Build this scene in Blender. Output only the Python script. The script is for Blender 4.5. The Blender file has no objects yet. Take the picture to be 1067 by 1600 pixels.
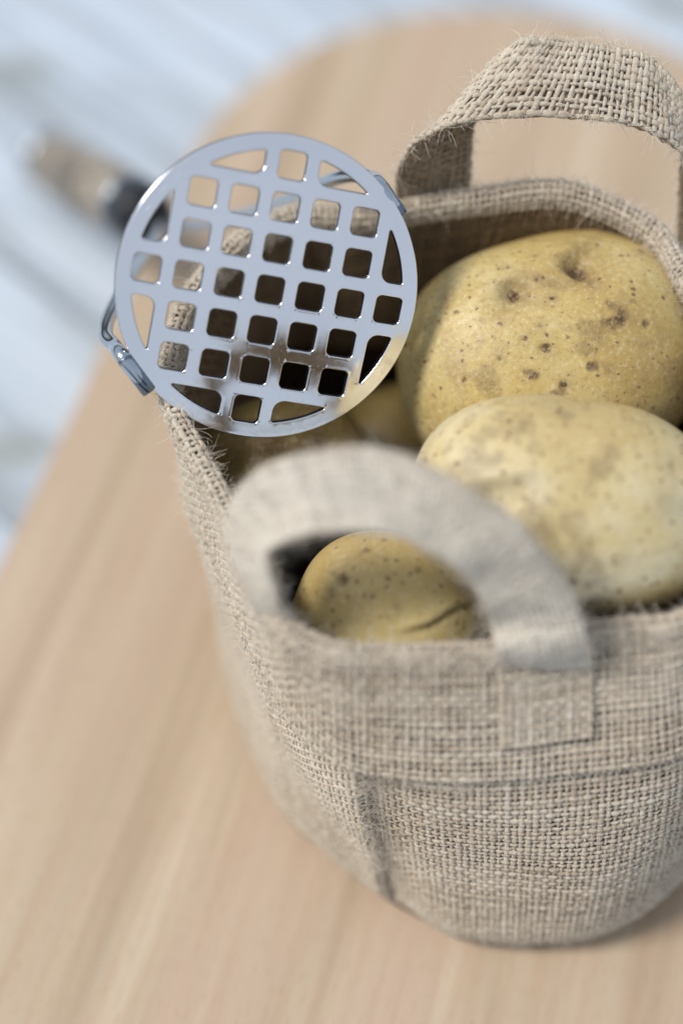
import bpy, bmesh, math, random
import numpy as np
from mathutils import Vector, Matrix
from mathutils.geometry import delaunay_2d_cdt

random.seed(7)
rng = np.random.default_rng(7)
S = bpy.context.scene
COL = S.collection
R = math.radians

# ---------------------------------------------------------------- camera, sky, sun, exposure
cam_d = bpy.data.cameras.new('camera')
cam = bpy.data.objects.new('camera', cam_d)
COL.objects.link(cam)
PITCH = R(55)
CAM = np.array([0, 0, 0.49974])
cam.location = CAM
cam.rotation_euler = (math.pi/2 - PITCH, 0, 0)
cam_d.sensor_fit = 'VERTICAL'
cam_d.sensor_height = 36
cam_d.sensor_width = 24
cam_d.lens = 60
cam_d.clip_start = 0.01
cam_d.clip_end = 50
cam_d.dof.use_dof = True
cam_d.dof.focus_distance = 0.477
cam_d.dof.aperture_fstop = 2.15
cam_d.dof.aperture_blades = 0
S.camera = cam

SUN_EL, SUN_AZ = R(55), R(-98)          # azimuth from +Y towards +X
W = bpy.data.worlds.new('World')
S.world = W
W.use_nodes = True
wn = W.node_tree
bg = wn.nodes['Background']
sky = wn.nodes.new('ShaderNodeTexSky')
sky.sky_type = 'NISHITA'
sky.sun_disc = False
sky.sun_elevation = SUN_EL
sky.sun_rotation = SUN_AZ
sky.air_density = 1.0
sky.dust_density = 3.0
sky.ozone_density = 1.5
# broken thin cloud all round the sky
wtc = wn.nodes.new('ShaderNodeTexCoord')
wno = wn.nodes.new('ShaderNodeTexNoise'); wno.inputs['Scale'].default_value = 1.6; wno.inputs['Detail'].default_value = 3
wn.links.new(wtc.outputs['Generated'], wno.inputs['Vector'])
wr = wn.nodes.new('ShaderNodeValToRGB'); wn.links.new(wno.outputs['Fac'], wr.inputs[0])
wr.color_ramp.elements[0].position = .3; wr.color_ramp.elements[0].color = (.62, .62, .62, 1)
wr.color_ramp.elements[1].position = .7; wr.color_ramp.elements[1].color = (.9, .9, .9, 1)
wmx = wn.nodes.new('ShaderNodeMix'); wmx.data_type = 'RGBA'
wsp = wn.nodes.new('ShaderNodeSeparateXYZ'); wn.links.new(wtc.outputs['Generated'], wsp.inputs[0])
whz = wn.nodes.new('ShaderNodeMapRange'); whz.interpolation_type = 'SMOOTHSTEP'; wn.links.new(wsp.outputs['Z'], whz.inputs['Value'])
whz.inputs['From Min'].default_value = .0; whz.inputs['From Max'].default_value = .12
wml = wn.nodes.new('ShaderNodeMath'); wml.operation = 'MULTIPLY'
wn.links.new(wr.outputs[0], wml.inputs[0]); wn.links.new(whz.outputs[0], wml.inputs[1])
wn.links.new(wml.outputs[0], wmx.inputs[0]); wn.links.new(sky.outputs[0], wmx.inputs[6])
wmx.inputs[7].default_value = (4.9, 5.45, 6.4, 1)
wn.links.new(wmx.outputs[2], bg.inputs[0])
bg.inputs[1].default_value = 0.12
sun_d = bpy.data.lights.new('sun', 'SUN')
sun_d.energy = 3.1
sun_d.angle = R(18)
sun_d.color = (1.0, 0.965, 0.92)
sun = bpy.data.objects.new('sun', sun_d)
COL.objects.link(sun)
sdir = Vector((math.sin(SUN_AZ)*math.cos(SUN_EL), math.cos(SUN_AZ)*math.cos(SUN_EL), math.sin(SUN_EL)))
sun.rotation_euler = sdir.to_track_quat('Z', 'Y').to_euler()
sun.location = sdir
S.view_settings.view_transform = 'Standard'
S.view_settings.look = 'None'
S.view_settings.exposure = -0.12
S.view_settings.gamma = 1

# ---------------------------------------------------------------- measuring helpers
cp, sp = math.cos(PITCH), math.sin(PITCH)
AD, AU, AR = np.array([0, cp, -sp]), np.array([0, sp, cp]), np.array([1., 0, 0])
PX = 36/1600/60
def ray(px, py): return AD + AR*(px-533.5)*PX + AU*(800-py)*PX
def at_depth(px, py, k): return CAM + ray(px, py)*k/100
def at_y(px, py, y):
    v = ray(px, py); return CAM + v*(y/100/v[1])
def at_z(px, py, z):
    v = ray(px, py); return CAM + v*((z-CAM[2])/v[2])

# ---------------------------------------------------------------- object helpers
def tag(o, label=None, cat=None, group=None, kind=None):
    if label: o['label'] = label
    if cat: o['category'] = cat
    if group: o['group'] = group
    if kind: o['kind'] = kind
    return o
def thing(name, label, cat, loc=(0, 0, 0), group=None, kind=None):
    o = bpy.data.objects.new(name, None); COL.objects.link(o)
    o.location = loc
    o.empty_display_size = 0.01
    return tag(o, label, cat, group, kind)
def link(name, me, mat, parent=None, smooth=True, kind=None):
    o = bpy.data.objects.new(name, me); COL.objects.link(o)
    if mat: me.materials.append(mat)
    if smooth: me.shade_smooth()
    if parent:
        o.parent = parent
        o.matrix_parent_inverse = Matrix.Translation(parent.location).inverted()
    if kind: o['kind'] = kind
    return o
def np_mesh(name, V, F):
    """V (n,3), F (m,k) all faces with k corners"""
    me = bpy.data.meshes.new(name)
    V = np.ascontiguousarray(V, dtype=np.float32); F = np.ascontiguousarray(F, dtype=np.int32)
    m, k = F.shape
    me.vertices.add(len(V)); me.vertices.foreach_set('co', V.ravel())
    me.loops.add(m*k); me.loops.foreach_set('vertex_index', F.ravel())
    me.polygons.add(m)
    me.polygons.foreach_set('loop_start', np.arange(0, m*k, k, dtype=np.int32))
    me.update(calc_edges=True)
    return me
def nrm(a): return a/np.maximum(np.linalg.norm(a, axis=-1, keepdims=True), 1e-12)

def tubes(C, N, a, b, ring=5, closed=False, cap_taper=False):
    """C,N (K,M,3) centre lines and reference normals; a,b (K,M) or scalar half widths -> V,F"""
    K, M, _ = C.shape
    if closed: T = np.roll(C, -1, 1)-np.roll(C, 1, 1)
    else: T = np.gradient(C, axis=1)
    T = nrm(T); B = nrm(np.cross(N, T)); N2 = np.cross(T, B)
    a = np.broadcast_to(a, (K, M)); b = np.broadcast_to(b, (K, M))
    th = np.arange(ring)*2*np.pi/ring
    V = C[:, :, None]+B[:, :, None]*(a[:, :, None]*np.cos(th))[..., None]+N2[:, :, None]*(b[:, :, None]*np.sin(th))[..., None]
    idx = np.arange(K*M*ring).reshape(K, M, ring)
    if closed: A = idx; A2 = np.roll(idx, -1, 1)
    else: A = idx[:, :-1]; A2 = idx[:, 1:]
    F = np.stack([A, np.roll(A, -1, 2), np.roll(A2, -1, 2), A2], -1).reshape(-1, 4)
    return V.reshape(-1, 3), F
def join(parts):
    Vs, Fs, n = [], [], 0
    for V, F in parts:
        Vs.append(V); Fs.append(F+n); n += len(V)
    return np.concatenate(Vs), np.concatenate(Fs)
def catmull(P, n, closed=False):
    P = np.asarray(P, float); k = len(P)
    t = np.linspace(0, k if closed else k-1, n, endpoint=not closed)
    i = np.floor(t).astype(int)
    if not closed: i = np.minimum(i, k-2)
    f = (t-i)[:, None]
    g = (lambda j: P[j % k]) if closed else (lambda j: P[np.clip(j, 0, k-1)])
    p0, p1, p2, p3 = g(i-1), g(i), g(i+1), g(i+2)
    return .5*((2*p1)+(-p0+p2)*f+(2*p0-5*p1+4*p2-p3)*f*f+(-p0+3*p1-3*p2+p3)*f**3)
def single_tube(P, r, n=60, ring=16):
    C = catmull(P, n)
    T = nrm(np.gradient(C, axis=0))
    N = np.zeros_like(C); v = np.cross(T[0], [0.3, 0.2, 0.9]); v /= np.linalg.norm(v)
    for i in range(n):
        v = v-T[i]*v.dot(T[i]); v /= np.linalg.norm(v); N[i] = v
    return tubes(C[None], N[None], r, r, ring)
def lathe(p0, axis, prof, ring=40):
    """prof: list of (distance along axis, radius)"""
    axis = nrm(np.asarray(axis, float)); x = nrm(np.cross(axis, [0, 0, 1.])); y = np.cross(axis, x)
    th = np.arange(ring)*2*np.pi/ring
    V = np.concatenate([p0+axis*d+(x*np.cos(th)[:, None]+y*np.sin(th)[:, None])*r for d, r in prof])
    idx = np.arange(len(V)).reshape(len(prof), ring)
    A, B = idx[:-1], idx[1:]
    return V, np.stack([A, np.roll(A, -1, 1), np.roll(B, -1, 1), B], -1).reshape(-1, 4)
class SineNoise:
    def __init__(s, dim, n, fmin, fmax, seed):
        r = np.random.default_rng(seed)
        d = nrm(r.normal(size=(n, dim))); f = np.exp(r.uniform(math.log(fmin), math.log(fmax), n))
        s.k = d*f[:, None]; s.p = r.uniform(0, 6.28, n); s.w = (fmin/f)**0.8; s.w /= np.sqrt((s.w**2).sum()/2)
    def __call__(s, X):
        return (np.sin(X@s.k.T+s.p)*s.w).sum(-1)

# ---------------------------------------------------------------- materials
def newmat(name):
    m = bpy.data.materials.new(name); m.use_nodes = True
    nt = m.node_tree; b = nt.nodes['Principled BSDF']
    return m, nt, b
def nd(nt, t, ins=None, **kw):
    n = nt.nodes.new(t)
    for k, v in kw.items(): setattr(n, k, v)
    for k, v in (ins or {}).items():
        if isinstance(v, bpy.types.NodeSocket): nt.links.new(v, n.inputs[k])
        else: n.inputs[k].default_value = v
    return n
def ramp(nt, fac, stops, interp='LINEAR'):
    n = nt.nodes.new('ShaderNodeValToRGB'); nt.links.new(fac, n.inputs[0])
    n.color_ramp.interpolation = interp
    el = n.color_ramp.elements
    while len(el) < len(stops): el.new(0.5)
    for e, (p, c) in zip(el, stops):
        e.position = p; e.color = (*c, 1) if len(c) == 3 else c
    return n.outputs[0]
def mix(nt, f, a, b, mode='MIX'):
    n = nt.nodes.new('ShaderNodeMix'); n.data_type = 'RGBA'; n.blend_type = mode
    for s, v in ((n.inputs[0], f), (n.inputs[6], a), (n.inputs[7], b)):
        if isinstance(v, bpy.types.NodeSocket): nt.links.new(v, s)
        elif isinstance(v, (int, float)): s.default_value = v
        else: s.default_value = (*v, 1)
    return n.outputs[2]
def math_(nt, op, a, b=0.0, c=None):
    n = nt.nodes.new('ShaderNodeMath'); n.operation = op
    for i, v in enumerate((a, b) if c is None else (a, b, c)):
        if isinstance(v, bpy.types.NodeSocket): nt.links.new(v, n.inputs[i])
        else: n.inputs[i].default_value = v
    return n.outputs[0]
def objco(nt, scale=(1, 1, 1), rot=(0, 0, 0)):
    tc = nt.nodes.new('ShaderNodeTexCoord')
    mp = nd(nt, 'ShaderNodeMapping', {'Vector': tc.outputs['Object'], 'Scale': scale, 'Rotation': rot})
    return mp.outputs[0]
def noise(nt, co, scale, detail=3, rough=.5, dist=0.0):
    return nd(nt, 'ShaderNodeTexNoise', {'Vector': co, 'Scale': scale, 'Detail': detail, 'Roughness': rough, 'Distortion': dist}).outputs['Fac']
def bump(nt, b, h, strength=.3, dist=.001, prev=None):
    n = nd(nt, 'ShaderNodeBump', {'Height': h, 'Strength': strength, 'Distance': dist})
    if prev: nt.links.new(prev, n.inputs['Normal'])
    nt.links.new(n.outputs[0], b.inputs['Normal'])
    return n.outputs[0]

def mat_yarn(name, c0, c1, c2):
    m, nt, b = newmat(name)
    co = objco(nt)
    big = noise(nt, co, 35, 2)
    med = noise(nt, co, 420, 3)
    fine = noise(nt, co, 2600, 3, .6)
    at = nd(nt, 'ShaderNodeAttribute', attribute_name='tone').outputs['Fac']
    c = ramp(nt, math_(nt, 'ADD', math_(nt, 'MULTIPLY', med, .45), math_(nt, 'ADD', math_(nt, 'MULTIPLY', at, .24), math_(nt, 'MULTIPLY', big, .41))), [(.3, c0), (.52, c1), (.78, c2)])
    c = mix(nt, math_(nt, 'MULTIPLY', ramp(nt, fine, [(.35, (0, 0, 0)), (.65, (1, 1, 1))]), .4), c, tuple(x*.62 for x in c0), 'MIX')
    nt.links.new(c, b.inputs['Base Color'])
    b.inputs['Roughness'].default_value = .85
    b.inputs['Specular IOR Level'].default_value = .25
    b.inputs['Sheen Weight'].default_value = .25
    b.inputs['Sheen Roughness'].default_value = .4
    p = bump(nt, b, med, .5, .0004)
    bump(nt, b, fine, 1., .0004, p)
    return m
M_yarn = mat_yarn('jute_yarn', (.45, .355, .245), (.69, .59, .455), (.82, .74, .60))
M_inner = mat_yarn('shaded_jute_yarn', (.15, .095, .045), (.25, .17, .085), (.36, .26, .15))  # inside yarn: the bag's inner shade put into a browner colour
M_tape = mat_yarn('jute_tape', (.66, .585, .465), (.81, .74, .62), (.88, .82, .71))
m, nt, b = newmat('jute_fibre'); M_fibre = m
b.inputs['Base Color'].default_value = (.80, .72, .60, 1); b.inputs['Roughness'].default_value = .7
m, nt, b = newmat('shade_and_base_cloth'); M_shade_base = m  # dark colour stands for shade in the weave gaps; base cloth too
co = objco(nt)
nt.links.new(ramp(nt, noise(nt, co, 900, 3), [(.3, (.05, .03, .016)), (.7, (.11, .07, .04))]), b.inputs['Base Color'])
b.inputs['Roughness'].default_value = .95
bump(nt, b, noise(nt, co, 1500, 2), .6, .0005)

def mat_potato(name, seed, tint=(1, 1, 1), dirt=1.0):
    m, nt, b = newmat(name)
    tc = nt.nodes.new('ShaderNodeTexCoord')
    co = nd(nt, 'ShaderNodeMapping', {'Vector': tc.outputs['Object'], 'Location': (seed*.37, seed*.11, seed*.23)}).outputs[0]
    n1 = noise(nt, co, 28, 3, .55, .3); n2 = noise(nt, co, 95, 4, .6); n3 = noise(nt, co, 700, 4, .65)
    n4 = noise(nt, co, 60, 5, .62, .6)
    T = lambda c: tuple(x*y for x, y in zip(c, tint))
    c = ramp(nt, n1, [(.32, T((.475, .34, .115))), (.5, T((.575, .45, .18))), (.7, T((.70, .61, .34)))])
    c = mix(nt, math_(nt, 'MULTIPLY', n2, .35), c, T((.47, .31, .10)))
    # thin corky russeting in patches
    rus = ramp(nt, n4, [(.52, (0, 0, 0)), (.66, (1, 1, 1))])
    c = mix(nt, math_(nt, 'MULTIPLY', rus, .38*dirt), c, (.34, .225, .12))
    fl = ramp(nt, n3, [(.56, (0, 0, 0)), (.62, (1, 1, 1))])
    c = mix(nt, math_(nt, 'MULTIPLY', fl, .35), c, (.74, .64, .42))
    dk = ramp(nt, n3, [(.37, (1, 1, 1)), (.43, (0, 0, 0))])
    c = mix(nt, math_(nt, 'MULTIPLY', dk, .42*dirt), c, (.33, .21, .09))
    # lenticels: small dark pores with a pale ring, irregular sizes
    cow = nd(nt, 'ShaderNodeVectorMath', {0: co, 1: nd(nt, 'ShaderNodeVectorMath', {0: nd(nt, 'ShaderNodeTexNoise', {'Vector': co, 'Scale': 500.}).outputs['Color'], 3: .0022}, operation='SCALE').outputs[0]}, operation='ADD').outputs[0]
    tot = None
    for sc, thr, keep in ((230, .10, .5), (480, .15, .3)):
        v = nd(nt, 'ShaderNodeTexVoronoi', {'Vector': cow, 'Scale': float(sc), 'Randomness': 1.0})
        sepc = nd(nt, 'ShaderNodeSeparateColor', {0: v.outputs['Color']})
        rnd, rnd2 = sepc.outputs[0], sepc.outputs[1]
        size = math_(nt, 'MULTIPLY', math_(nt, 'MULTIPLY_ADD', rnd2, .9, .45), thr*1.35)
        inside = nd(nt, 'ShaderNodeMapRange', {'Value': math_(nt, 'DIVIDE', v.outputs['Distance'], size), 'From Min': .7, 'From Max': 1.25, 'To Min': 1., 'To Max': 0.}).outputs[0]
        halo = nd(nt, 'ShaderNodeMapRange', {'Value': math_(nt, 'DIVIDE', v.outputs['Distance'], size), 'From Min': 1., 'From Max': 2.4, 'To Min': 1., 'To Max': 0.}).outputs[0]
        on = math_(nt, 'LESS_THAN', rnd, keep)
        inside = math_(nt, 'MULTIPLY', inside, on); halo = math_(nt, 'MULTIPLY', halo, on)
        c = mix(nt, math_(nt, 'MULTIPLY', halo, .38), c, (.40, .27, .12))
        c = mix(nt, math_(nt, 'MULTIPLY', inside, .85), c, (.18, .10, .05))
        tot = inside if tot is None else math_(nt, 'MAXIMUM', tot, inside)
    sc_ = nd(nt, 'ShaderNodeAttribute', attribute_name='scab').outputs['Fac']
    scn = math_(nt, 'MULTIPLY', sc_, nd(nt, 'ShaderNodeMapRange', {'Value': noise(nt, co, 420, 4, .7), 'From Min': .3, 'From Max': .55, 'To Min': .55, 'To Max': 1.15}).outputs[0])
    c = mix(nt, math_(nt, 'MINIMUM', scn, .93), c, ramp(nt, noise(nt, co, 900, 3), [(.38, (.06, .03, .015)), (.58, (.17, .095, .05)), (.70, (.40, .30, .20))]))
    nt.links.new(c, b.inputs['Base Color'])
    b.inputs['Roughness'].default_value = .46
    rr = nd(nt, 'ShaderNodeMapRange', {'Value': n2, 'From Min': .3, 'From Max': .7, 'To Min': .30, 'To Max': .52}).outputs[0]
    nt.links.new(math_(nt, 'MAXIMUM', rr, math_(nt, 'MULTIPLY', sc_, .85)), b.inputs['Roughness'])
    b.inputs['Specular IOR Level'].default_value = .4
    b.inputs['Subsurface Weight'].default_value = .12
    b.inputs['Subsurface Radius'].default_value = (.004, .0022, .0008)
    b.inputs['Subsurface Scale'].default_value = 1.0
    p = bump(nt, b, n2, .35, .0018)
    p = bump(nt, b, n3, .45, .00035, p)
    p = bump(nt, b, math_(nt, 'MULTIPLY', tot, -1.), .4, .0003, p)
    bump(nt, b, math_(nt, 'MULTIPLY', noise(nt, co, 1500, 3, .7), math_(nt, 'MULTIPLY_ADD', sc_, 2.5, .25)), .6, .0003, p)
    return m

def mat_metal(name, rough=.16, color=(.72, .74, .76), brush=True):
    m, nt, b = newmat(name)
    b.inputs['Metallic'].default_value = 1
    b.inputs['Base Color'].default_value = (*color, 1)
    co = objco(nt)
    sm = noise(nt, co, 45, 3, .55)
    rr = nd(nt, 'ShaderNodeMapRange', {'Value': sm, 'From Min': .3, 'From Max': .7, 'To Min': rough*.8, 'To Max': rough*1.35}).outputs[0]
    nt.links.new(rr, b.inputs['Roughness'])
    if brush:
        # rolled-sheet grain, tiny pits and short handling scratches
        g = noise(nt, objco(nt, (150, 9000, 150), (0, 0, .5)), 1., 2, .6)
        g2 = noise(nt, objco(nt, (7000, 260, 400), (0, 0, .2)), 1., 2, .6)
        nt.links.new(math_(nt, 'ADD', rr, math_(nt, 'MULTIPLY', ramp(nt, noise(nt, co, 160, 5, .7, 1.2), [(.5, (0, 0, 0)), (.75, (1, 1, 1))]), .12)), b.inputs['Roughness'])
        scr = ramp(nt, g2, [(.70, (0, 0, 0)), (.76, (1, 1, 1))])
        pits = ramp(nt, noise(nt, co, 3200, 2), [(.70, (0, 0, 0)), (.76, (1, 1, 1))])
        p = bump(nt, b, g, .05, .0001)
        p = bump(nt, b, math_(nt, 'ADD', scr, pits), .4, .00007, p)
        bump(nt, b, noise(nt, co, 60, 2), .25, .0004, p)
    return m
M_plate = mat_metal('pressed_steel', .11, (.93, .93, .93))
M_wire = mat_metal('plated_wire', .12, (.52, .57, .62), False)
M_cap = mat_metal('dull_steel', .3, (.36, .39, .43), False)
M_cut = mat_metal('edge_shade_steel', .34, (.13, .15, .19), False)  # cut edges: dark reflections put into a dull dark colour
M_clip = mat_metal('rolled_steel', .13, (.20, .23, .27), False)
m, nt, b = newmat('black_plastic'); M_black = m
b.inputs['Base Color'].default_value = (.012, .014, .017, 1); b.inputs['Roughness'].default_value = .35
m, nt, b = newmat('mottled_horn'); M_grip = m
co = objco(nt)
nt.links.new(ramp(nt, noise(nt, co, 75, 4, .6, .6), [(.34, (.07, .055, .04)), (.5, (.24, .195, .14)), (.66, (.42, .36, .28))]), b.inputs['Base Color'])
b.inputs['Roughness'].default_value = .4

AX_BOARD = R(-15.5)
m, nt, b = newmat('beech_wood'); M_board = m
co = objco(nt, (1, 1, 1), (0, 0, -AX_BOARD))
mp = lambda s: nd(nt, 'ShaderNodeMapping', {'Vector': co, 'Scale': s}).outputs[0]
w1 = noise(nt, mp((1, .055, 1)), 55, 3, .5, .35)
w2 = noise(nt, mp((1, .035, 1)), 230, 3, .6, .15)
w3 = noise(nt, mp((1, .10, 1)), 1500, 2, .5)
c = ramp(nt, w1, [(.30, (.36, .27, .175)), (.45, (.475, .375, .26)), (.56, (.52, .41, .29)), (.72, (.575, .475, .345))])
c = mix(nt, math_(nt, 'MULTIPLY', ramp(nt, w2, [(.38, (0, 0, 0)), (.66, (1, 1, 1))]), .5), c, (.44, .31, .20))
c = mix(nt, math_(nt, 'MULTIPLY', ramp(nt, noise(nt, mp((1, .09, 1)), 26, 2), [(.5, (0, 0, 0)), (.68, (1, 1, 1))]), .45), c, (.49, .345, .265))
c = mix(nt, math_(nt, 'MULTIPLY', ramp(nt, w3, [(.56, (0, 0, 0)), (.7, (1, 1, 1))]), .35), c, (.36, .22, .13))
nt.links.new(c, b.inputs['Base Color'])
b.inputs['Roughness'].default_value = .5
b.inputs['Specular IOR Level'].default_value = .35
bump(nt, b, math_(nt, 'ADD', w2, w3), .15, .0004)

TZ = -0.022
p0, p1 = at_z(112, 126, TZ), at_z(280, 239, TZ)
d = p1-p0; PLA = math.atan2(d[1], d[0])
m, nt, b = newmat('whitewashed_wood'); M_plank = m
tc = nt.nodes.new('ShaderNodeTexCoord')
ofs = nd(nt, 'ShaderNodeObjectInfo').outputs['Random']
cof = nd(nt, 'ShaderNodeCombineXYZ', {0: math_(nt, 'MULTIPLY', ofs, 5.), 1: math_(nt, 'MULTIPLY', ofs, 3.), 2: 0.}).outputs[0]
cp_ = nd(nt, 'ShaderNodeVectorMath', {0: tc.outputs['Object'], 1: cof}, operation='ADD').outputs[0]
mp = lambda s: nd(nt, 'ShaderNodeMapping', {'Vector': cp_, 'Scale': s}).outputs[0]
g1 = noise(nt, mp((.09, 1, 1)), 70, 4, .6, .8)
g2 = noise(nt, mp((.05, 1, 1)), 320, 3, .6)
g3 = noise(nt, mp((.3, 1, 1)), 24, 3, .6, .5)
c = ramp(nt, g1, [(.34, (.25, .28, .30)), (.46, (.43, .49, .55)), (.60, (.55, .62, .69))])
c = mix(nt, math_(nt, 'MULTIPLY', ramp(nt, g2, [(.5, (0, 0, 0)), (.7, (1, 1, 1))]), .35), c, (.52, .53, .50))
c = mix(nt, math_(nt, 'MULTIPLY', ramp(nt, g3, [(.62, (0, 0, 0)), (.74, (1, 1, 1))]), .5), c, (.36, .36, .31))
knots = at_z(36, 108, TZ), at_z(20, 700, TZ), at_z(1040, 8, TZ)
KN = nt.nodes.new('ShaderNodeTexCoord'); KN.name = 'table_space'
for kx, ky, _ in knots:
    v_ = nd(nt, 'ShaderNodeMapping', {'Vector': KN.outputs['Object'], 'Location': (-kx, -(ky-.4), 0)}).outputs[0]
    ln = nd(nt, 'ShaderNodeVectorMath', {0: nd(nt, 'ShaderNodeMapping', {'Vector': v_, 'Rotation': (0, 0, -PLA), 'Scale': (1, 1.6, 0)}).outputs[0]}, operation='LENGTH').outputs['Value']
    kf = nd(nt, 'ShaderNodeMapRange', {'Value': math_(nt, 'ADD', ln, math_(nt, 'MULTIPLY', g3, .01)), 'From Min': .012, 'From Max': .026, 'To Min': .75, 'To Max': 0.}).outputs[0]
    c = mix(nt, kf, c, (.27, .29, .26))
nt.links.new(c, b.inputs['Base Color']); b.inputs['Roughness'].default_value = .6
bump(nt, b, math_(nt, 'ADD', g1, g2), .3, .0008)
m, nt, b = newmat('dark_wood'); b.inputs['Base Color'].default_value = (.10, .09, .075, 1); M_dark = m

# ---------------------------------------------------------------- table of whitewashed planks
TZ = -0.022
p0, p1 = at_z(112, 126, TZ), at_z(280, 239, TZ)
d = p1-p0; PLA = math.atan2(d[1], d[0])
table = thing('table', 'white washed plank table under the round ended board', 'table', (0.0, 0.4, TZ))
M_plank.node_tree.nodes['table_space'].object = table
def box_mesh(name, lx, ly, lz, bev):
    bm = bmesh.new(); bmesh.ops.create_cube(bm, size=1)
    bmesh.ops.scale(bm, vec=(lx, ly, lz), verts=bm.verts)
    bmesh.ops.bevel(bm, geom=bm.edges[:], offset=bev, segments=2, affect='EDGES')
    me = bpy.data.meshes.new(name); bm.to_mesh(me); bm.free(); return me
PW = 0.088
pm = box_mesh('plank', 2.0, PW-.0010, .018, .0012)
pm.materials.append(M_plank)
for i in range(-9, 11):
    o = bpy.data.objects.new('plank', pm); COL.objects.link(o)
    q = i*PW+.02
    o.location = (-math.sin(PLA)*q, math.cos(PLA)*q, -.009-.0004*((i*7) % 3))
    o.rotation_euler = (0, 0, PLA+.0008*((i*5) % 3-1))
    o.parent = table
me = box_mesh('underframe', 1.9, 1.6, .02, .002)
o = link('underframe', me, M_dark, None, False); o.parent = table; o.location = (0, 0, -.034); o.rotation_euler = (0, 0, PLA)

# ---------------------------------------------------------------- cutting board
bc = np.array([.065, .495]); br = .134; ax = np.array([.267, .964]); ax /= np.linalg.norm(ax); sd = np.array([-ax[1], ax[0]])
L = .58
outl = []
for k in range(65):
    t = math.pi*k/64
    outl.append(bc+br*(-sd*math.cos(t)+ax*math.sin(t)))
rc = .03
for s_ in (1, -1):
    cc = bc+sd*(br-rc)*s_-ax*(L-rc)
    for k in range(13):
        t = math.pi/2*k/12
        if s_ == 1: outl.append(cc+rc*(sd*math.cos(t)-ax*math.sin(t)))
        else: outl.append(cc+rc*(-sd*math.sin(t)-ax*math.cos(t)))
outl = np.array(outl)
tn = nrm(np.roll(outl, -1, 0)-np.roll(outl, 1, 0)); on = np.stack([tn[:, 1], -tn[:, 0]], 1)
if ((outl[20]-bc)@on[20]) < 0: on = -on
TH = .022; rb = .004
rows = [(rb+.012, 0.), (rb, 0.)]+[(rb-rb*math.sin(a), -rb+rb*math.cos(a)) for a in np.linspace(.2, math.pi/2, 6)]
rows += [(o_, -TH-z_) for o_, z_ in rows[::-1]]
V = np.concatenate([np.c_[outl-on*o_, np.full(len(outl), z_)] for o_, z_ in rows])
n = len(outl); idx = np.arange(len(V)).reshape(len(rows), n)
bm = bmesh.new(); vs = [bm.verts.new(v) for v in V]
for i in range(len(rows)-1):
    for j in range(n):
        bm.faces.new([vs[idx[i, j]], vs[idx[i, (j+1) % n]], vs[idx[i+1, (j+1) % n]], vs[idx[i+1, j]]])
bm.faces.new([vs[k] for k in idx[0]]); bm.faces.new([vs[k] for k in idx[-1]])
bmesh.ops.recalc_face_normals(bm, faces=bm.faces[:])
me = bpy.data.meshes.new('cutting_board'); bm.to_mesh(me); bm.free()
tag(link('cutting_board', me, M_board), 'pale beech board with a rounded end lying on the white planks under the bag', 'cutting board')

# ---------------------------------------------------------------- bag surfaces
PAIRS = [((2.7, 22.3, 11.65), (3.5, 18.7)), ((5, 22.5, 11.65), (5.5, 18.4)), ((7.2, 22.8, 11.75), (7.6, 18.7)), ((8.9, 23.1, 11.9), (9.6, 19.8)),
 ((10.4, 24.2, 12.2), (11.3, 21.8)), ((11.2, 26.6, 12.6), (12, 25)), ((11.2, 29.2, 13), (12.2, 28.5)), ((10.6, 32, 13.5), (11.8, 32)),
 ((9.8, 33.8, 13.8), (10.8, 34.6)), ((8.9, 35.4, 14), (8.8, 36.2)), ((6.5, 36.4, 14.5), (6, 36.8)), ((3.9, 36.4, 14), (3.3, 36.8)),
 ((.9, 36.1, 13.5), (0, 36.6)), ((-1.5, 36.3, 13.5), (-2.2, 35.9)), ((-3.2, 35.2, 13.4), (-3.2, 34.2)), ((-4.5, 32.7, 13.2), (-3.8, 31.5)),
 ((-4.8, 30.2, 12.8), (-3.95, 28.9)), ((-4.1, 28.4, 12.4), (-3.75, 27.0)), ((-3.2, 26.7, 12.1), (-3.1, 24.9)), ((-2.3, 24.6, 12), (-2.1, 22.9)),
 ((-1.6, 23.1, 11.9), (-.65, 21.5)), ((-.4, 22.35, 11.75), (.65, 20.4)), ((1.1, 22.25, 11.65), (2.0, 19.5))]
ND = 2400
Rl = catmull([p[0] for p in PAIRS], ND, True)/100
Bl = np.c_[catmull([p[1] for p in PAIRS], ND, True)/100, np.full(ND, .0015)]
mid = (Rl+Bl)/2
seg = np.linalg.norm(np.roll(mid, -1, 0)-mid, axis=1); cum = np.r_[0, np.cumsum(seg)]; PERIM = cum[-1]
ug = np.linspace(0, 1, ND, endpoint=False)
def resamp(A):
    A2 = np.vstack([A, A[:1]])
    return np.stack([np.interp(ug, cum/PERIM, A2[:, k]) for k in range(A.shape[1])], 1)
Rl, Bl = resamp(Rl), resamp(Bl)
ker = np.hanning(61); ker /= ker.sum()
tl = (Rl+Bl)/2; tl = np.roll(tl, -8, 0)-np.roll(tl, 8, 0); tl[:, 2] = 0
nl = nrm(np.cross(tl, [0, 0, 1.]))
ctr = mid.mean(0)
if ((mid-ctr)*nl).sum() < 0: nl = -nl
nl = nrm(np.stack([np.convolve(np.r_[nl[-30:, k], nl[:, k], nl[:30, k]], ker, 'valid') for k in range(3)], 1))
def per(A, u):
    x = (u % 1)*ND; i = np.floor(x).astype(int) % ND; f = (x-np.floor(x))[..., None]
    return A[i]*(1-f)+A[(i+1) % ND]*f
WN = SineNoise(3, 14, 45, 170, 3)
USEAM = None
def seam_u():
    tgt = np.array([1.7, 20.2])/100
    return float(np.argmin(((Bl[:, :2]-tgt)**2).sum(1)))/ND
USEAM = seam_u()
HW = .128
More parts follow.
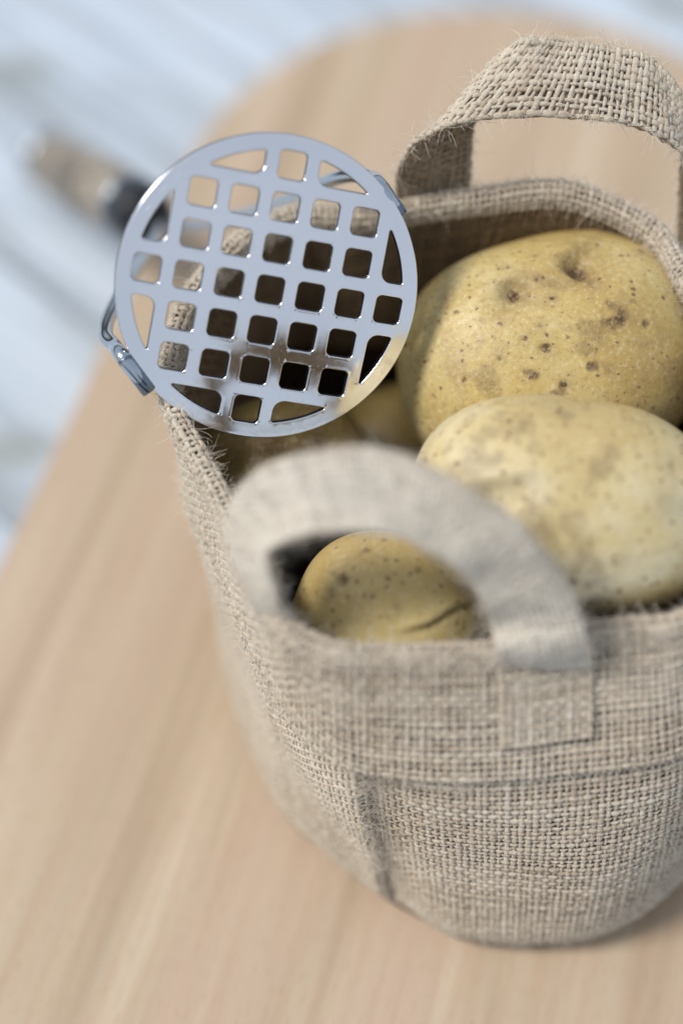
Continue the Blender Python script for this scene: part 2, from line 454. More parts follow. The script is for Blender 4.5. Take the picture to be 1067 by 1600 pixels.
def wall(u, t):
    """mid surface of the bag wall, u round, t 0 (rim) .. 1 (base)"""
    t_ = np.clip(t, 0, 1.2)[..., None]
    r, b_, n_ = per(Rl, u), per(Bl, u), per(nl, u)
    P = r*(1-t_)+b_*t_
    bl = .0055*np.sin(np.pi*np.clip(t_, 0, 1))**1.2*(t_ > .02)
    # base rounding
    e = np.clip((t_-.86)/.14, 0, 1)
    P = P+n_*(bl*np.clip(1+1.55*np.minimum(n_[..., :1]+.25, 0)*1.4, -.6, 1)-.008*e**2.6*.55)
    P[..., 2:3] += .0*e
    return P, n_
def wob(P, n_, amp):
    return P+n_*(WN(P)*amp)[..., None]
RR = .0024
def cuff(u, s, off=0.0):
    """s: path length, negative inside, 0 at the rim crest, positive outside"""
    q = RR*math.pi/2
    t = np.maximum(np.abs(s)-q, 0)/HW
    P, n_ = wall(u, t)
    ph = np.clip(s/RR, -math.pi/2, math.pi/2)
    flare = np.clip((s-.032)/.010, 0, 1)
    o = (RR+off)*np.sin(ph)+.0006*np.sin(np.clip(flare, 0, 1)*math.pi*.62)
    thick = .0006*np.clip(np.abs(s)/.01, 0, 1)*np.sign(s)
    P = P+n_*(o+thick)[..., None]
    P[..., 2] += (RR+off)*np.cos(ph)
    amp = .0011+.0*t
    return wob(P, n_, amp)
def lower(u, s, off=0.0):
    """s: path below the rim on the outside"""
    t = s/HW
    P, n_ = wall(u, t)
    du = ((u-USEAM+.5) % 1-.5)*PERIM
    k = np.clip((s-.032)/.015, 0, 1)*np.clip((HW*1.0-s)/.012, .15, 1)
    left = .0010*np.exp(-(np.minimum(du, 0)/.006)**2)
    right = -.0048*np.exp(-np.maximum(du, 0)/.011)/(1+np.exp(-np.clip(du/.0007, -30, 30)))
    P = P+n_*((left+right)*k+off+.0018*np.clip(1-(s-.0365)/.05, 0, 1))[..., None]
    return wob(P, n_, .0009)

def fd_normals(P, flip=1):
    gu = np.gradient(P, axis=0); gv = np.gradient(P, axis=1)
    return flip*nrm(np.cross(gu, gv))

def weave(f, nu, nv, u0, u1, v0, v1, closed, a, b_, amp, ring=5, flip=1, jit=.12, seed=1, edge=0):
    """yarns over and under each other on the surface f(u,v); returns V,F,tone"""
    r = np.random.default_rng(seed)
    mu, mv = nu*2, nv*2
    U = np.linspace(u0, u1, mu, endpoint=not closed); Vv = np.linspace(v0, v1, mv)
    du, dv = (U[1]-U[0]), (Vv[1]-Vv[0])
    UU, VV = np.meshgrid(U, Vv, indexing='ij')
    # irregular spacing, shared by both yarn families so that they keep interlacing
    def sm(n, k):
        x = r.normal(size=n+k-1); return np.convolve(x, np.ones(k)/math.sqrt(k), 'valid')
    ju = np.repeat(r.normal(size=nu), 2)*jit*2*du
    jv = np.repeat(r.normal(size=nv), 2)*jit*2*dv
    slow_u = np.stack([sm(mv, 9) for _ in range(nu)]).repeat(2, 0)*jit*.9*du
    slow_v = np.stack([sm(mu, 9) for _ in range(nv)], 1).repeat(2, 1)*jit*.9*dv
    P = f(UU+ju[:, None]+slow_u, VV+jv[None]+slow_v)
    N = fd_normals(P, flip)
    if closed:
        gu = np.roll(P, -1, 0)-np.roll(P, 1, 0); N = flip*nrm(np.cross(gu, np.gradient(P, axis=1)))
    # even index = crossing, odd = between crossings
    I = (np.arange(mu)//2)[:, None]; J = (np.arange(mv)//2)[None]
    ou = (np.arange(mu) % 2 == 0)[:, None]; ov = (np.arange(mv) % 2 == 0)[None]
    sgn = np.where((I+J) % 2 == 0, 1., -1.)
    # warp: u fixed at even columns, runs along v
    Cw = P[::2]; Nw = N[::2]; sw = (sgn*ov)[::2]
    Cw = Cw+Nw*(sw*amp)[..., None]
    rw = (1+.24*np.stack([sm(mv, 7) for _ in range(nu)]))*(1+.12*r.normal(size=(nu, 1)))
    rw = np.clip(rw, .6, 1.5)
    pw = np.where(sw > 0, 1.10, .95)
    if edge: rw[:edge] *= 1.15; rw[-edge:] *= 1.15
    A = tubes(Cw, Nw, a*rw*pw, b_*rw, ring)
    Cf = np.swapaxes(P[:, ::2], 0, 1); Nf = np.swapaxes(N[:, ::2], 0, 1); sf = -np.swapaxes((sgn*ou)[:, ::2], 0, 1)
    Cf = Cf+Nf*(sf*amp)[..., None]
    rf = (1+.24*np.stack([sm(mu, 7) for _ in range(nv)]))*(1+.12*r.normal(size=(nv, 1)))
    rf = np.clip(rf, .6, 1.5)
    B = tubes(Cf, Nf, a*rf*np.where(sf > 0, 1.1, .95), b_*rf, ring, closed=closed)
    tw = np.repeat(.5+.5*r.uniform(-1, 1, size=nu), mv*ring)
    tf = np.repeat(.5+.5*r.uniform(-1, 1, size=nv), mu*ring)
    V, F = join([A, B])
    return V, F, np.r_[tw, tf]
def weave_obj(name, parts, mat, parent):
    V, F = join([(p[0], p[1]) for p in parts]); T = np.concatenate([p[2] for p in parts])
    me = np_mesh(name, V, F)
    at = me.attributes.new('tone', 'FLOAT', 'POINT'); at.data.foreach_set('value', T.astype(np.float32))
    return link(name, me, mat, parent, True, 'stuff')
def sheet(name, f, nu, nv, u0, u1, v0, v1, closed, mat, parent):
    U = np.linspace(u0, u1, nu, endpoint=not closed); Vv = np.linspace(v0, v1, nv)
    UU, VV = np.meshgrid(U, Vv, indexing='ij'); P = f(UU, VV)
    idx = np.arange(nu*nv).reshape(nu, nv)
    A = idx if closed else idx[:-1]; A2 = np.roll(idx, -1, 0) if closed else idx[1:]
    F = np.stack([A[:, :-1], A2[:, :-1], A2[:, 1:], A[:, 1:]], -1).reshape(-1, 4)
    return link(name, np_mesh(name, P.reshape(-1, 3), F), mat, parent)

PITCHY = .00186
NU = int(PERIM/PITCHY)//2*2
bag = thing('burlap_bag', 'open woven burlap bag full of potatoes standing on the pale board', 'bag', tuple(ctr*np.array([1, 1, 0])))
s_out, s_in, s_mid = .0415, -.06, -.0085
NVC = int((s_out-s_mid)/PITCHY)//2*2
NVI = int((s_mid-s_in)/PITCHY)
weave_obj('cuff', [weave(lambda u, v: cuff(u, v), NU, NVC, 0, 1, s_mid, s_out, True, .00069, .00047, .00044, 5, -1, .06, 11)], M_yarn, bag)
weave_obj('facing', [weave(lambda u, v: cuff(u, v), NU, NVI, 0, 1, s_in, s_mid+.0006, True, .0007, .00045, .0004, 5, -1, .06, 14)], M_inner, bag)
s0l, s1l = .0365, HW*1.02
NVL = int((s1l-s0l)/PITCHY)
weave_obj('wall', [weave(lambda u, v: lower(u, v), NU, NVL, 0, 1, s0l, s1l, True, .00069, .00047, .00044, 5, -1, .06, 12)], M_yarn, bag)
# dark sheets added in the hem and behind the weave to darken its gaps
sheet('gap_shade_sheet', lambda u, v: wob(*wall(u, v/HW), .0011), 500, 40, 0, 1, .0005, .043, True, M_shade_base, bag)
sheet('gap_shade_sheet', lambda u, v: lower(u, v, -.0013), 700, 40, 0, 1, .0415, HW*1.01, True, M_shade_base, bag)
# base cloth
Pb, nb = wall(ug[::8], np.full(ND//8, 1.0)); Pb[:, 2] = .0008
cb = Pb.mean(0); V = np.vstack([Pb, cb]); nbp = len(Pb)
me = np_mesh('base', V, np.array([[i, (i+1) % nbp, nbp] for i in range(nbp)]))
link('base', me, M_shade_base, bag)

# loose fibres standing off the cloth
def fibres(P, N, T, length, rad, segs, curl, seed):
    r = np.random.default_rng(seed); K = len(P)
    d = nrm(N*r.uniform(.15, 1.0, (K, 1))+T*r.normal(size=(K, 1))*1.0+r.normal(size=(K, 3))*.35)
    C = [P]; L = length[:, None]/segs
    bend = r.normal(size=(K, 3))*curl
    for s_ in range(segs):
        d = nrm(d+bend/segs*2+r.normal(size=(K, 3))*.12*curl); C.append(C[-1]+d*L)
    C = np.stack(C, 1)
    Nn = nrm(np.cross(d, r.normal(size=(K, 3))))[:, None].repeat(segs+1, 1)
    tap = np.linspace(1, .35, segs+1)[None]*rad[:, None]
    return tubes(C, Nn, tap, tap, 3)
def surf_samples(f, u, v, eps, flip):
    P = f(u, v); Pu = f(u+eps[0], v); Pv = f(u, v+eps[1])
    return P, flip*nrm(np.cross(Pu-P, Pv-P)), nrm(Pu-P)
def fib_obj(parent, sets):
    V, F = join(sets)
    link('stray_fibre', np_mesh('stray_fibre', V, F), M_fibre, parent, True, 'stuff')
sets = []
for K, sa, sb, l0, l1, sd_ in ((4200, -.006, .006, .0015, .009, 1), (2200, .033, .043, .002, .006, 2), (4500, -.006, .0415, .001, .0042, 3)):
    u = rng.uniform(0, 1, K); v = rng.uniform(sa, sb, K)
    P, N, T = surf_samples(cuff, u, v, (.0005, .0004), -1)
    sets.append(fibres(P+N*.0004, N, T, rng.uniform(l0, l1, K)*rng.uniform(.5, 1, K), rng.uniform(.00005, .0001, K), 6, 1.1, sd_))
K = 7500; u = rng.uniform(0, 1, K); v = rng.uniform(.040, .12, K)
P, N, T = surf_samples(lower, u, v, (.0005, .0004), -1)
sets.append(fibres(P+N*.0004, N, T, rng.uniform(.001, .0045, K), rng.uniform(.00003, .00006, K), 5, .9, 5))
K = 700; u = USEAM+rng.normal(size=K)*.004; v = rng.uniform(.040, .10, K)
P, N, T = surf_samples(lower, u, v, (.0005, .0004), -1)
sets.append(fibres(P+N*.0004, N, T, rng.uniform(.002, .008, K), rng.uniform(.00003, .00006, K), 6, 1.0, 6))
fib_obj(bag, sets)
# doubled cloth sewn over the strap end
def u_at(x, y):
    return float(np.argmin(((Rl[:, :2]-np.array([x, y])/100)**2).sum(1)))/ND
ua, ub = sorted((u_at(4.15, 22.7), u_at(6.45, 22.9)))
patch = lambda u, v: cuff(u, v)+per(nl, u)*.0011
weave_obj('strap_tab', [weave(patch, 14, 14, ua, ub, .0085, .030, False, .00068, .00046, .00042, 5, -1, .06, 77, 1)], M_yarn, bag)

# ---------------------------------------------------------------- straps
def strap_fn(E1, E2, n=400, thick=0.0):
    A = np.array([at_y(*p) for p in E1]); B = np.array([at_y(*p) for p in E2])
    a_, b2 = catmull(A, n), catmull(B, n)
    mid = (a_+b2)/2; c = np.r_[0, np.cumsum(np.linalg.norm(np.diff(mid, axis=0), axis=1))]; Ltot = c[-1]
    g = np.linspace(0, 1, n)
    a_ = np.stack([np.interp(g, c/Ltot, a_[:, k]) for k in range(3)], 1); b2 = np.stack([np.interp(g, c/Ltot, b2[:, k]) for k in range(3)], 1)
    def f(u, v):      # u across 0..1, v along 0..1
        x = np.clip(v, 0, 1)*(n-1); i = np.clip(np.floor(x).astype(int), 0, n-2); fr = (x-i)[..., None]
        p = a_[i]*(1-fr)+a_[i+1]*fr; q = b2[i]*(1-fr)+b2[i+1]*fr
        u_ = u[..., None]
        return p*(1-u_)+q*u_
    return f, Ltot
def make_strap(name, E1, E2, flip, seed, width=.021, pitch=.00165, ya=.00068, tone=1., mat=None, label=None):
    f, Lt = strap_fn(E1, E2)
    nu = int(width/pitch)//2*2; nv = int(Lt/pitch)
    eu, ev = .004, .003
    def lay(o_):
        def g(u, v):
            P = f(u, v); n_ = flip*nrm(np.cross(f(u+eu, v)-f(u-eu, v), f(u, v+ev)-f(u, v-ev)))
            v2 = np.clip(v, ev*1.01, 1-ev*1.01); n_ = flip*nrm(np.cross(f(u+eu, v2)-f(u-eu, v2), f(u, v2+ev)-f(u, v2-ev)))
            rnd = np.clip(np.minimum(u, 1-u)/.09, 0, 1)**.5
            wr_ = .0007*np.sin(u*5+v*23+seed)*np.sin(v*41+seed)
            return P+n_*((o_*rnd)+wr_)[..., None]
        return g
    parts = [weave(lay(ya*.95), nu, nv, .02, .98, 0, 1, False, ya, ya*.68, ya*.6, 6, flip, .06, seed, 1)]
    parts = [(p_[0], p_[1], .5+(p_[2]-.5)*tone) for p_ in parts]
    h = weave_obj(name, parts, mat, bag)
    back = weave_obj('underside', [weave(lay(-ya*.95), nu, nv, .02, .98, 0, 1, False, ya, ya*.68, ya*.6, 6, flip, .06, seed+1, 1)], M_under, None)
    back.parent = h
    if label: h['label'] = label
    # solid tape core inside the weave
    c = sheet('core', lambda u, v: f(u, v), 6, 120, .03, .97, 0, 1, False, M_core, None)
    c.parent = h; c.matrix_parent_inverse = (h.matrix_parent_inverse @ Matrix.Translation(bag.location)).inverted() if False else Matrix.Identity(4)
    K = 2600
    ed = np.where(rng.uniform(size=K) < .6, np.where(rng.uniform(size=K) < .5, .01, .98), rng.uniform(0, .99, K))
    v = rng.uniform(0, .995, K)
    P, N, T = surf_samples(f, ed, v, (.004, .003), flip)
    out = np.where(ed < .1, -1, np.where(ed > .9, 1, 0))[:, None]*T
    V, F = fibres(P, nrm(N*.7+out*1.0), T*.3, rng.uniform(.001, .008, K)*rng.uniform(.3, 1.2, K), rng.uniform(.00005, .0001, K), 7, 1.3, seed+7)
    fo = link('stray_fibre', np_mesh('stray_fibre', V, F), M_fibre, None, True, 'stuff'); fo.parent = h
    return h
M_under = mat_yarn('shaded_jute_tape', (.26, .185, .11), (.40, .30, .19), (.54, .43, .30))  # strap undersides: their shade put into a darker brown
M_core = bpy.data.materials.new('tape_core'); M_core.use_nodes = True
M_core.node_tree.nodes['Principled BSDF'].inputs['Base Color'].default_value = (.24, .18, .12, 1)
M_core.node_tree.nodes['Principled BSDF'].inputs['Roughness'].default_value = .95
E1 = [(622, 385, 36.75), (620, 325, 36.8), (620, 285, 36.75), (628, 250, 36.5), (652, 224, 36.4), (695, 201, 36.3), (755, 186, 36.3), (825, 180, 36.3), (900, 182, 36.3), (960, 190, 36.3), (1012, 204, 36.3), (1060, 235, 36.3), (1110, 275, 36.2), (1150, 320, 35.7), (1160, 380, 35.3), (1160, 450, 35.0)]
E2 = [(732, 385, 36.85), (734, 325, 36.9), (737, 262, 37.1), (742, 200, 37.5), (762, 120, 37.9), (815, 60, 38.05), (850, 58, 38.05), (885, 63, 38.05), (930, 69, 38.05), (975, 77, 38.05), (1016, 90, 38.0), (1052, 128, 37.6), (1068, 190, 37.1), (1062, 260, 36.7), (1056, 340, 36.3), (1054, 420, 36.0)]
make_strap('carry_strap', E1, E2, -1, 21, .0205, .0018, .00072, 1., M_yarn, label='woven strap standing up from the far rim')
F1 = [(436, 1040, 24.3), (412, 980, 23.7), (384, 918, 23.6), (362, 850, 24.2), (357, 805, 24.6), (374, 766, 24.9), (420, 728, 25.0), (490, 706, 25.0), (560, 699, 24.9), (620, 708, 24.6), (690, 738, 24.1), (760, 780, 23.5), (826, 832, 23.1), (876, 893, 22.8), (904, 950, 22.55), (917, 1005, 22.15), (924, 1052, 22.35), (927, 1080, 22.9)]
F2 = [(466, 1030, 23.9), (448, 972, 23.35), (436, 930, 23.0), (427, 893, 22.9), (424, 864, 23.1), (440, 851, 23.1), (480, 838, 23.1), (530, 832, 23.1), (580, 833, 23.1), (630, 843, 23.1), (675, 862, 23.0), (712, 885, 22.9), (740, 915, 22.8), (757, 948, 22.65), (766, 982, 22.5), (774, 1015, 22.05), (783, 1052, 22.3), (790, 1080, 22.9)]
make_strap('carry_strap', F1, F2, 1, 33, .0215, .00135, .0006, .35, M_tape, label='woven strap arching over the near rim')

# ---------------------------------------------------------------- potatoes
def potato(center, axes, yaw_img, seed, sub, mat, label, feats=(), lump=.05, nrand=5, npore=60):
    """axes: half lengths (long, across in picture plane, depth); yaw_img: turn of the long axis in the picture, degrees"""
    c = at_depth(*center); a = R(yaw_img)
    e1 = AR*math.cos(a)+AU*math.sin(a); e2 = -AR*math.sin(a)+AU*math.cos(a); e3 = -AD
    bm = bmesh.new(); bmesh.ops.create_icosphere(bm, subdivisions=sub, radius=1)
    me = bpy.data.meshes.new('potato'); bm.to_mesh(me); bm.free()
    n = len(me.vertices); D = np.empty(n*3, np.float32); me.vertices.foreach_get('co', D); D = nrm(D.reshape(-1, 3).astype(float))
    ax = np.array(axes)/100
    sn = SineNoise(3, 12, 1.2, 3.2, seed); sn2 = SineNoise(3, 20, 4, 11, seed+50)
    rad = 1+lump*sn(D)+.003*sn2(D)
    # slightly squarish super-ellipsoid
    sq = (np.abs(D)**2.35).sum(1)**(-1/2.35)
    P = D*(sq*rad)[:, None]*ax
    Wd = P[:, :1]*e1+P[:, 1:2]*e2+P[:, 2:3]*e3
    Nn = nrm(D/ax); Nw = Nn[:, :1]*e1+Nn[:, 1:2]*e2+Nn[:, 2:3]*e3
    scab = np.zeros(n); disp = np.zeros(n)
    r = np.random.default_rng(seed+9)
    fn = SineNoise(3, 24, 500, 2600, seed+3)(Wd)
    fs = list(feats)
    def loc(px, py):      # the point of the surface seen at that place of the photograph
        v = nrm(ray(px, py)); o = CAM-c
        M = np.stack([e1, e2, e3])/ax[:, None]; vv, oo = M@v, M@o
        A, B, Cc = vv@vv, 2*vv@oo, oo@oo-1.03
        dsc = B*B-4*A*Cc
        if dsc < 0: return None
        t = (-B-math.sqrt(dsc))/2/A; return o+v*t
    pts = [(loc(px, py), k, s_) for px, py, k, s_ in fs]
    for _ in range(npore):
        d = nrm(r.normal(size=3)); d[2] = -abs(d[2]) if r.uniform() < .8 else d[2]
        q_ = d/((np.abs(d)**2.35).sum()**(1/2.35))*ax
        pts.append((q_[0]*e1+q_[1]*e2+q_[2]*e3, 'pit' if r.uniform() < .55 else 'scab', float(np.exp(r.normal(-.75, .33)))))
    for _ in range(nrand):
        d = nrm(r.normal(size=3)); d[2] = -abs(d[2]); d = (d*ax); pts.append((d[0]*e1+d[1]*e2+d[2]*e3, 'eye', r.uniform(.8, 1.4)))
    for p, k, s_ in pts:
        if p is None: continue
        q = Wd-p; d0 = np.sqrt((q**2).sum(1)); dist = d0*np.maximum(1+.13*fn, .6)
        if k == 'eye':
            x = q@(e1*.9+e2*.3); y = q@(e2*.95-e1*.3)
            disp += -.0028*s_*np.exp(-(dist/(.0026*s_))**2)
            disp += .0011*s_*np.exp(-((y-.0042*s_)/(.0017*s_))**2-((x)/(.0065*s_))**2)
            disp += -.0016*s_*np.exp(-((y+.0005)/(.0045*s_))**2-((x)/(.009*s_))**2)
            scab = np.maximum(scab, 1.3*np.exp(-(dist/(.0021*s_))**3)); scab = np.maximum(scab, .5*np.exp(-(dist/(.0048*s_))**2))
        elif k == 'pit':
            disp += -.0004*s_*np.exp(-(dist/(.0010*s_))**2); scab = np.maximum(scab, 1.2*np.exp(-(dist/(.0010*s_))**3)); scab = np.maximum(scab, .34*np.exp(-(dist/(.0022*s_))**2))
        elif k == 'scab':
            m_ = np.exp(-(d0*np.clip(1+.35*fn, .55, 2)/(.0022*s_))**4)
            disp += .00035*m_*fn-.0004*m_; scab = np.maximum(scab, .8*m_)
        elif k == 'bruise':
            m_ = np.exp(-(d0*np.clip(1+.5*fn, .5, 2)/(.0045*s_))**3); scab = np.maximum(scab, .38*m_)
        elif k == 'crack':
            x = q@(e1*.72+e2*.69); y = q@(-e1*.69+e2*.72)-.0004*np.sin(x*420)
            m_ = np.exp(-(y/.0007)**2-(x/.010)**4)*(dist < .02); disp += -.0014*m_; scab = np.maximum(scab, .6*m_)
            disp += .0014*np.exp(-((y-.0016)/.0016)**2-(x/.010)**4)*(dist < .02)
    Wd = Wd+Nw*disp[:, None]
    me.vertices.foreach_set('co', Wd.astype(np.float32).ravel()); me.update()
    at = me.attributes.new('scab', 'FLOAT', 'POINT'); at.data.foreach_set('value', np.clip(scab, 0, 1).astype(np.float32))
    o = link('potato', me, mat); o.location = c
    return tag(o, label, 'potato', 'potatoes in the burlap bag')
MP = [mat_potato('potato_skin_%s' % k, s_, t_, d_) for k, s_, t_, d_ in (('a', 1, (.99, .97, .93), 1.1), ('b', 7, (1.12, 1.18, 1.5), .5), ('c', 13, (1.14, 1.16, 1.25), .5), ('d', 21, (.5, .43, .28), 1.))]  # skin d: shade inside the bag put into a darker tint
potato((852, 562, 51.4), (4.48, 3.78, 3.5), 14, 5, 8, MP[0], 'large yellow potato with deep brown eyes nearest the far rim',
       [(906, 416, 'eye', 1.5), (799, 456, 'eye', 1.05), (968, 494, 'scab', 1.5), (972, 506, 'pit', 1.3), (932, 523, 'bruise', 1.1), (855, 546, 'pit', 1.2), (853, 540, 'scab', .75), (834, 586, 'scab', .9), (920, 573, 'scab', .8),
        (780, 561, 'pit', .9), (671, 540, 'pit', .8), (681, 607, 'pit', .8), (865, 617, 'scab', .9), (723, 627, 'scab', .9), (885, 387, 'pit', .8), (792, 422, 'pit', .9), (862, 463, 'pit', .9), (949, 579, 'pit', 1.0),
        (1005, 613, 'pit', 1.1), (1030, 595, 'pit', 1.1), (1010, 640, 'pit', 1.1), (842, 508, 'pit', .7), (820, 528, 'pit', .8), (994, 535, 'pit', .9), (1003, 505, 'scab', .7), (760, 505, 'pit', .6), (838, 433, 'pit', .8), (880, 600, 'pit', .8), (730, 560, 'pit', .6), (755, 595, 'bruise', .8)], .03, 0, 95)
potato((872, 797, 46.7), (4.25, 3.02, 2.75), -7, 23, 7, MP[1], 'pale potato resting on top of the others against the near rim',
       [(796, 672, 'scab', 1.3), (795, 675, 'bruise', 1.3), (1028, 728, 'scab', 1.0), (1030, 786, 'pit', 1.6), (929, 908, 'pit', 1.3), (965, 873, 'pit', 1.2), (740, 735, 'bruise', 1.6), (880, 655, 'bruise', 1.), (974, 668, 'scab', .9), (1015, 910, 'pit', 1.2), (848, 815, 'bruise', 1.2), (1062, 905, 'scab', .8), (910, 865, 'bruise', 1.), (938, 735, 'bruise', .9)], .025)
potato((604, 976, 47.6), (2.75, 2.5, 2.5), -20, 31, 6, MP[2], 'small yellow potato with russet patches seen through the near strap opening',
       [(545, 905, 'scab', .9), (520, 925, 'pit', 1.), (575, 870, 'scab', .8), (650, 895, 'scab', .7), (690, 965, 'crack', 1.0), (620, 950, 'pit', .8)], .02, 1)
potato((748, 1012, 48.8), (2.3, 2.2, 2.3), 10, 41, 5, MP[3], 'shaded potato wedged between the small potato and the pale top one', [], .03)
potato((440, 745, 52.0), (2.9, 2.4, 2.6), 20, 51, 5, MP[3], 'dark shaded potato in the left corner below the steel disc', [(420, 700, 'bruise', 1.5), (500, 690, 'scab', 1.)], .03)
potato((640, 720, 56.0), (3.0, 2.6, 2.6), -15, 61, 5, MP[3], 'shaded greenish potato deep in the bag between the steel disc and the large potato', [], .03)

# ---------------------------------------------------------------- potato masher
cD = at_depth(421, 452.5, 46.8)
view = nrm(ray(421, 452.5))
tl_ = R(13)
nn = nrm(-view*math.cos(tl_)+(AR*.72-AU*.69)*math.sin(tl_))
ia = AR*63-AU*13; ia = nrm(ia-nn*ia.dot(nn)); ja = np.cross(ia, nn); ja = nrm(ja)
if ja.dot(AU) > 0: ja = -ja
RD = .0421                      # disc radius
U_ = RD/3.715                   # hole pitch
masher = thing('potato_masher', 'steel potato masher with its square holed disc leaning on the rim of the bag', 'potato masher', tuple(cD))
def circ(r, n): return [(r*math.cos(t), r*math.sin(t)) for t in np.linspace(0, 2*math.pi, n, endpoint=False)]
def round_poly(pts, r, seg=6):
    out = []; n = len(pts)
    for i in range(n):
        p, a_, b2 = map(np.array, (pts[i], pts[i-1], pts[(i+1) % n]))
        da, db = a_-p, b2-p; la, lb = np.linalg.norm(da), np.linalg.norm(db); da, db = da/la, db/lb
        ang = math.acos(max(-1, min(1, da@db)))
        if ang > 2.75: out.append(tuple(p)); continue
        t = min(r/math.tan(ang/2), la*.45, lb*.45); rr_ = t*math.tan(ang/2)
        cen = p+nrm(da+db)*(rr_/math.sin(ang/2))
        s0, s1 = p+da*t-cen, p+db*t-cen
        a0 = math.atan2(s0[1], s0[0]); a1 = math.atan2(s1[1], s1[0]); dd = (a1-a0+math.pi) % (2*math.pi)-math.pi
        for k in range(seg+1): out.append((cen[0]+rr_*math.cos(a0+dd*k/seg), cen[1]+rr_*math.sin(a0+dd*k/seg)))
    return out
holes = []
HS = .33
for j, n_ in ((0, 3), (1, 2), (-1, 2), (2, 2), (-2, 2), (3, 0), (-3, 0)):
    for i in range(-n_, n_+1):
        holes.append(round_poly([((i-HS), (j-HS)), ((i+HS), (j-HS)), ((i+HS), (j+HS)), ((i-HS), (j+HS))], .12))
rT = 3.31
for sx in (1, -1):
    for sy in (1, -1):
        y0, x0 = 2.665, .665
        xe = math.sqrt(rT**2-y0**2); ye = math.sqrt(rT**2-x0**2)
        t0, t1 = math.atan2(y0, xe), math.atan2(ye, x0)
        arc = [(rT*math.cos(t), rT*math.sin(t)) for t in np.linspace(t0, t1, 10)]
        tri = [(x0, y0)]+arc
        tri = round_poly(tri, .25)
        for sw in (False, True):
            q = [((y, x) if sw else (x, y)) for x, y in tri]
            q = [(x*sx, y*sy) for x, y in q]
            holes.append(q)
def area(p):
    p = np.array(p); q = np.roll(p, -1, 0); return .5*(p[:, 0]*q[:, 1]-q[:, 0]*p[:, 1]).sum()
holes = [np.array(h if area(h) > 0 else h[::-1])*U_ for h in holes]
def offset_loop(p, d):
    t = nrm(np.roll(p, -1, 0)-np.roll(p, 1, 0)); n_ = np.stack([t[:, 1], -t[:, 0]], 1)   # outward of a ccw loop
    return p+n_*d
TK = .0026; bw = .00048
# profile from the flat face to the middle of the cut edge: (distance from the edge, height)
prof = [(bw, TK/2), (bw*.75, TK/2+.00005), (bw*.45, TK/2-.00003), (bw*.2, TK/2-.00018), (bw*.04, TK/2-.0004), (0., TK/2-.0007), (0., 0.)]
def dome(x, y):
    return -.0024*((x*x+y*y)/RD**2)**1.5
out2 = np.array(circ(RD, 160))
verts2 = []; edges2 = []
loops = [(h, 1) for h in holes]+[(out2, -1)]
tops = [offset_loop(l, s_*prof[0][0]) for l, s_ in loops]
for l in tops:
    b0 = len(verts2); verts2 += [Vector(p) for p in l]; edges2 += [(b0+i, b0+(i+1) % len(l)) for i in range(len(l))]
nb_ = len(verts2)
gs = RD/34
def in_poly(pt, poly):
    x, y = pt; c_ = False; n = len(poly); x0_, y0_ = poly[-1]
    for x1_, y1_ in poly:
        if (y1_ > y) != (y0_ > y) and x < (x0_-x1_)*(y-y1_)/(y0_-y1_)+x1_: c_ = not c_
        x0_, y0_ = x1_, y1_
    return c_
boxes = [(h[:, 0].min(), h[:, 0].max(), h[:, 1].min(), h[:, 1].max(), [tuple(p) for p in h]) for h in tops[:-1]]
def solid(x, y, grow=0.0):
    if x*x+y*y > (RD-bw)**2: return False
    for x0_, x1_, y0_, y1_, h in boxes:
        if x0_-grow < x < x1_+grow and y0_-grow < y < y1_+grow:
            if in_poly((x, y), h): return False
    return True
for i in range(-34, 35):
    for j in range(-34, 35):
        x, y = i*gs, j*gs
        if x*x+y*y < (RD-bw-gs*.4)**2 and solid(x, y) and all(solid(x+dx, y+dy) for dx, dy in ((gs*.3, 0), (-gs*.3, 0), (0, gs*.3), (0, -gs*.3))):
            verts2.append(Vector((x, y)))
vo, eo, fo, ov, oe, of = delaunay_2d_cdt(verts2, edges2, [], 0, 1e-7)
tris = []
for f in fo:
    cx = sum(vo[k].x for k in f)/len(f); cy = sum(vo[k].y for k in f)/len(f)
    if solid(cx, cy): tris.append(f)
bm = bmesh.new()
P3 = lambda x, y, h: Vector(cD+ia*x+ja*y+nn*(h+dome(x, y)))-Vector(cD)
top = [bm.verts.new(P3(v.x, v.y, TK/2)) for v in vo]; bot = [bm.verts.new(P3(v.x, v.y, -TK/2)) for v in vo]
for f in tris:
    bm.faces.new([top[k] for k in f]); bm.faces.new([bot[k] for k in reversed(f)])
for (l, s_) in loops:
    n = len(l)
    full = [(d_, h_) for d_, h_ in prof]+[(d_, -h_) for d_, h_ in prof[-2::-1]]
    rws = []
    for d_, h_ in full:
        q = offset_loop(l, s_*d_); rws.append([bm.verts.new(P3(x, y, h_)) for x, y in q])
    for a_, b2 in zip(rws[:-1], rws[1:]):
        cut = rws.index(a_) in range(3, len(rws)-4)
        for k in range(n):
            bm.faces.new([a_[k], a_[(k+1) % n], b2[(k+1) % n], b2[k]]).material_index = 1 if cut else 0
bmesh.ops.remove_doubles(bm, verts=bm.verts[:], dist=1e-6)
bmesh.ops.recalc_face_normals(bm, faces=bm.faces[:])
me = bpy.data.meshes.new('disc'); bm.to_mesh(me); bm.free()
o = link('disc', me, M_plate, None); o.parent = masher; me.materials.append(M_cut)
wm = o.modifiers.new('weighted', 'WEIGHTED_NORMAL'); wm.weight = 80
def part(name, VF, mat, parent=masher, base=cD, caps=True):
    V, F = VF
    me = np_mesh(name, V-base, F)
    bm = bmesh.new(); bm.from_mesh(me)
    if caps: bmesh.ops.holes_fill(bm, edges=[e for e in bm.edges if e.is_boundary], sides=100)
    bmesh.ops.recalc_face_normals(bm, faces=bm.faces[:]); bm.to_mesh(me); bm.free()
    o = link(name, me, mat, None); o.parent = parent
    return o
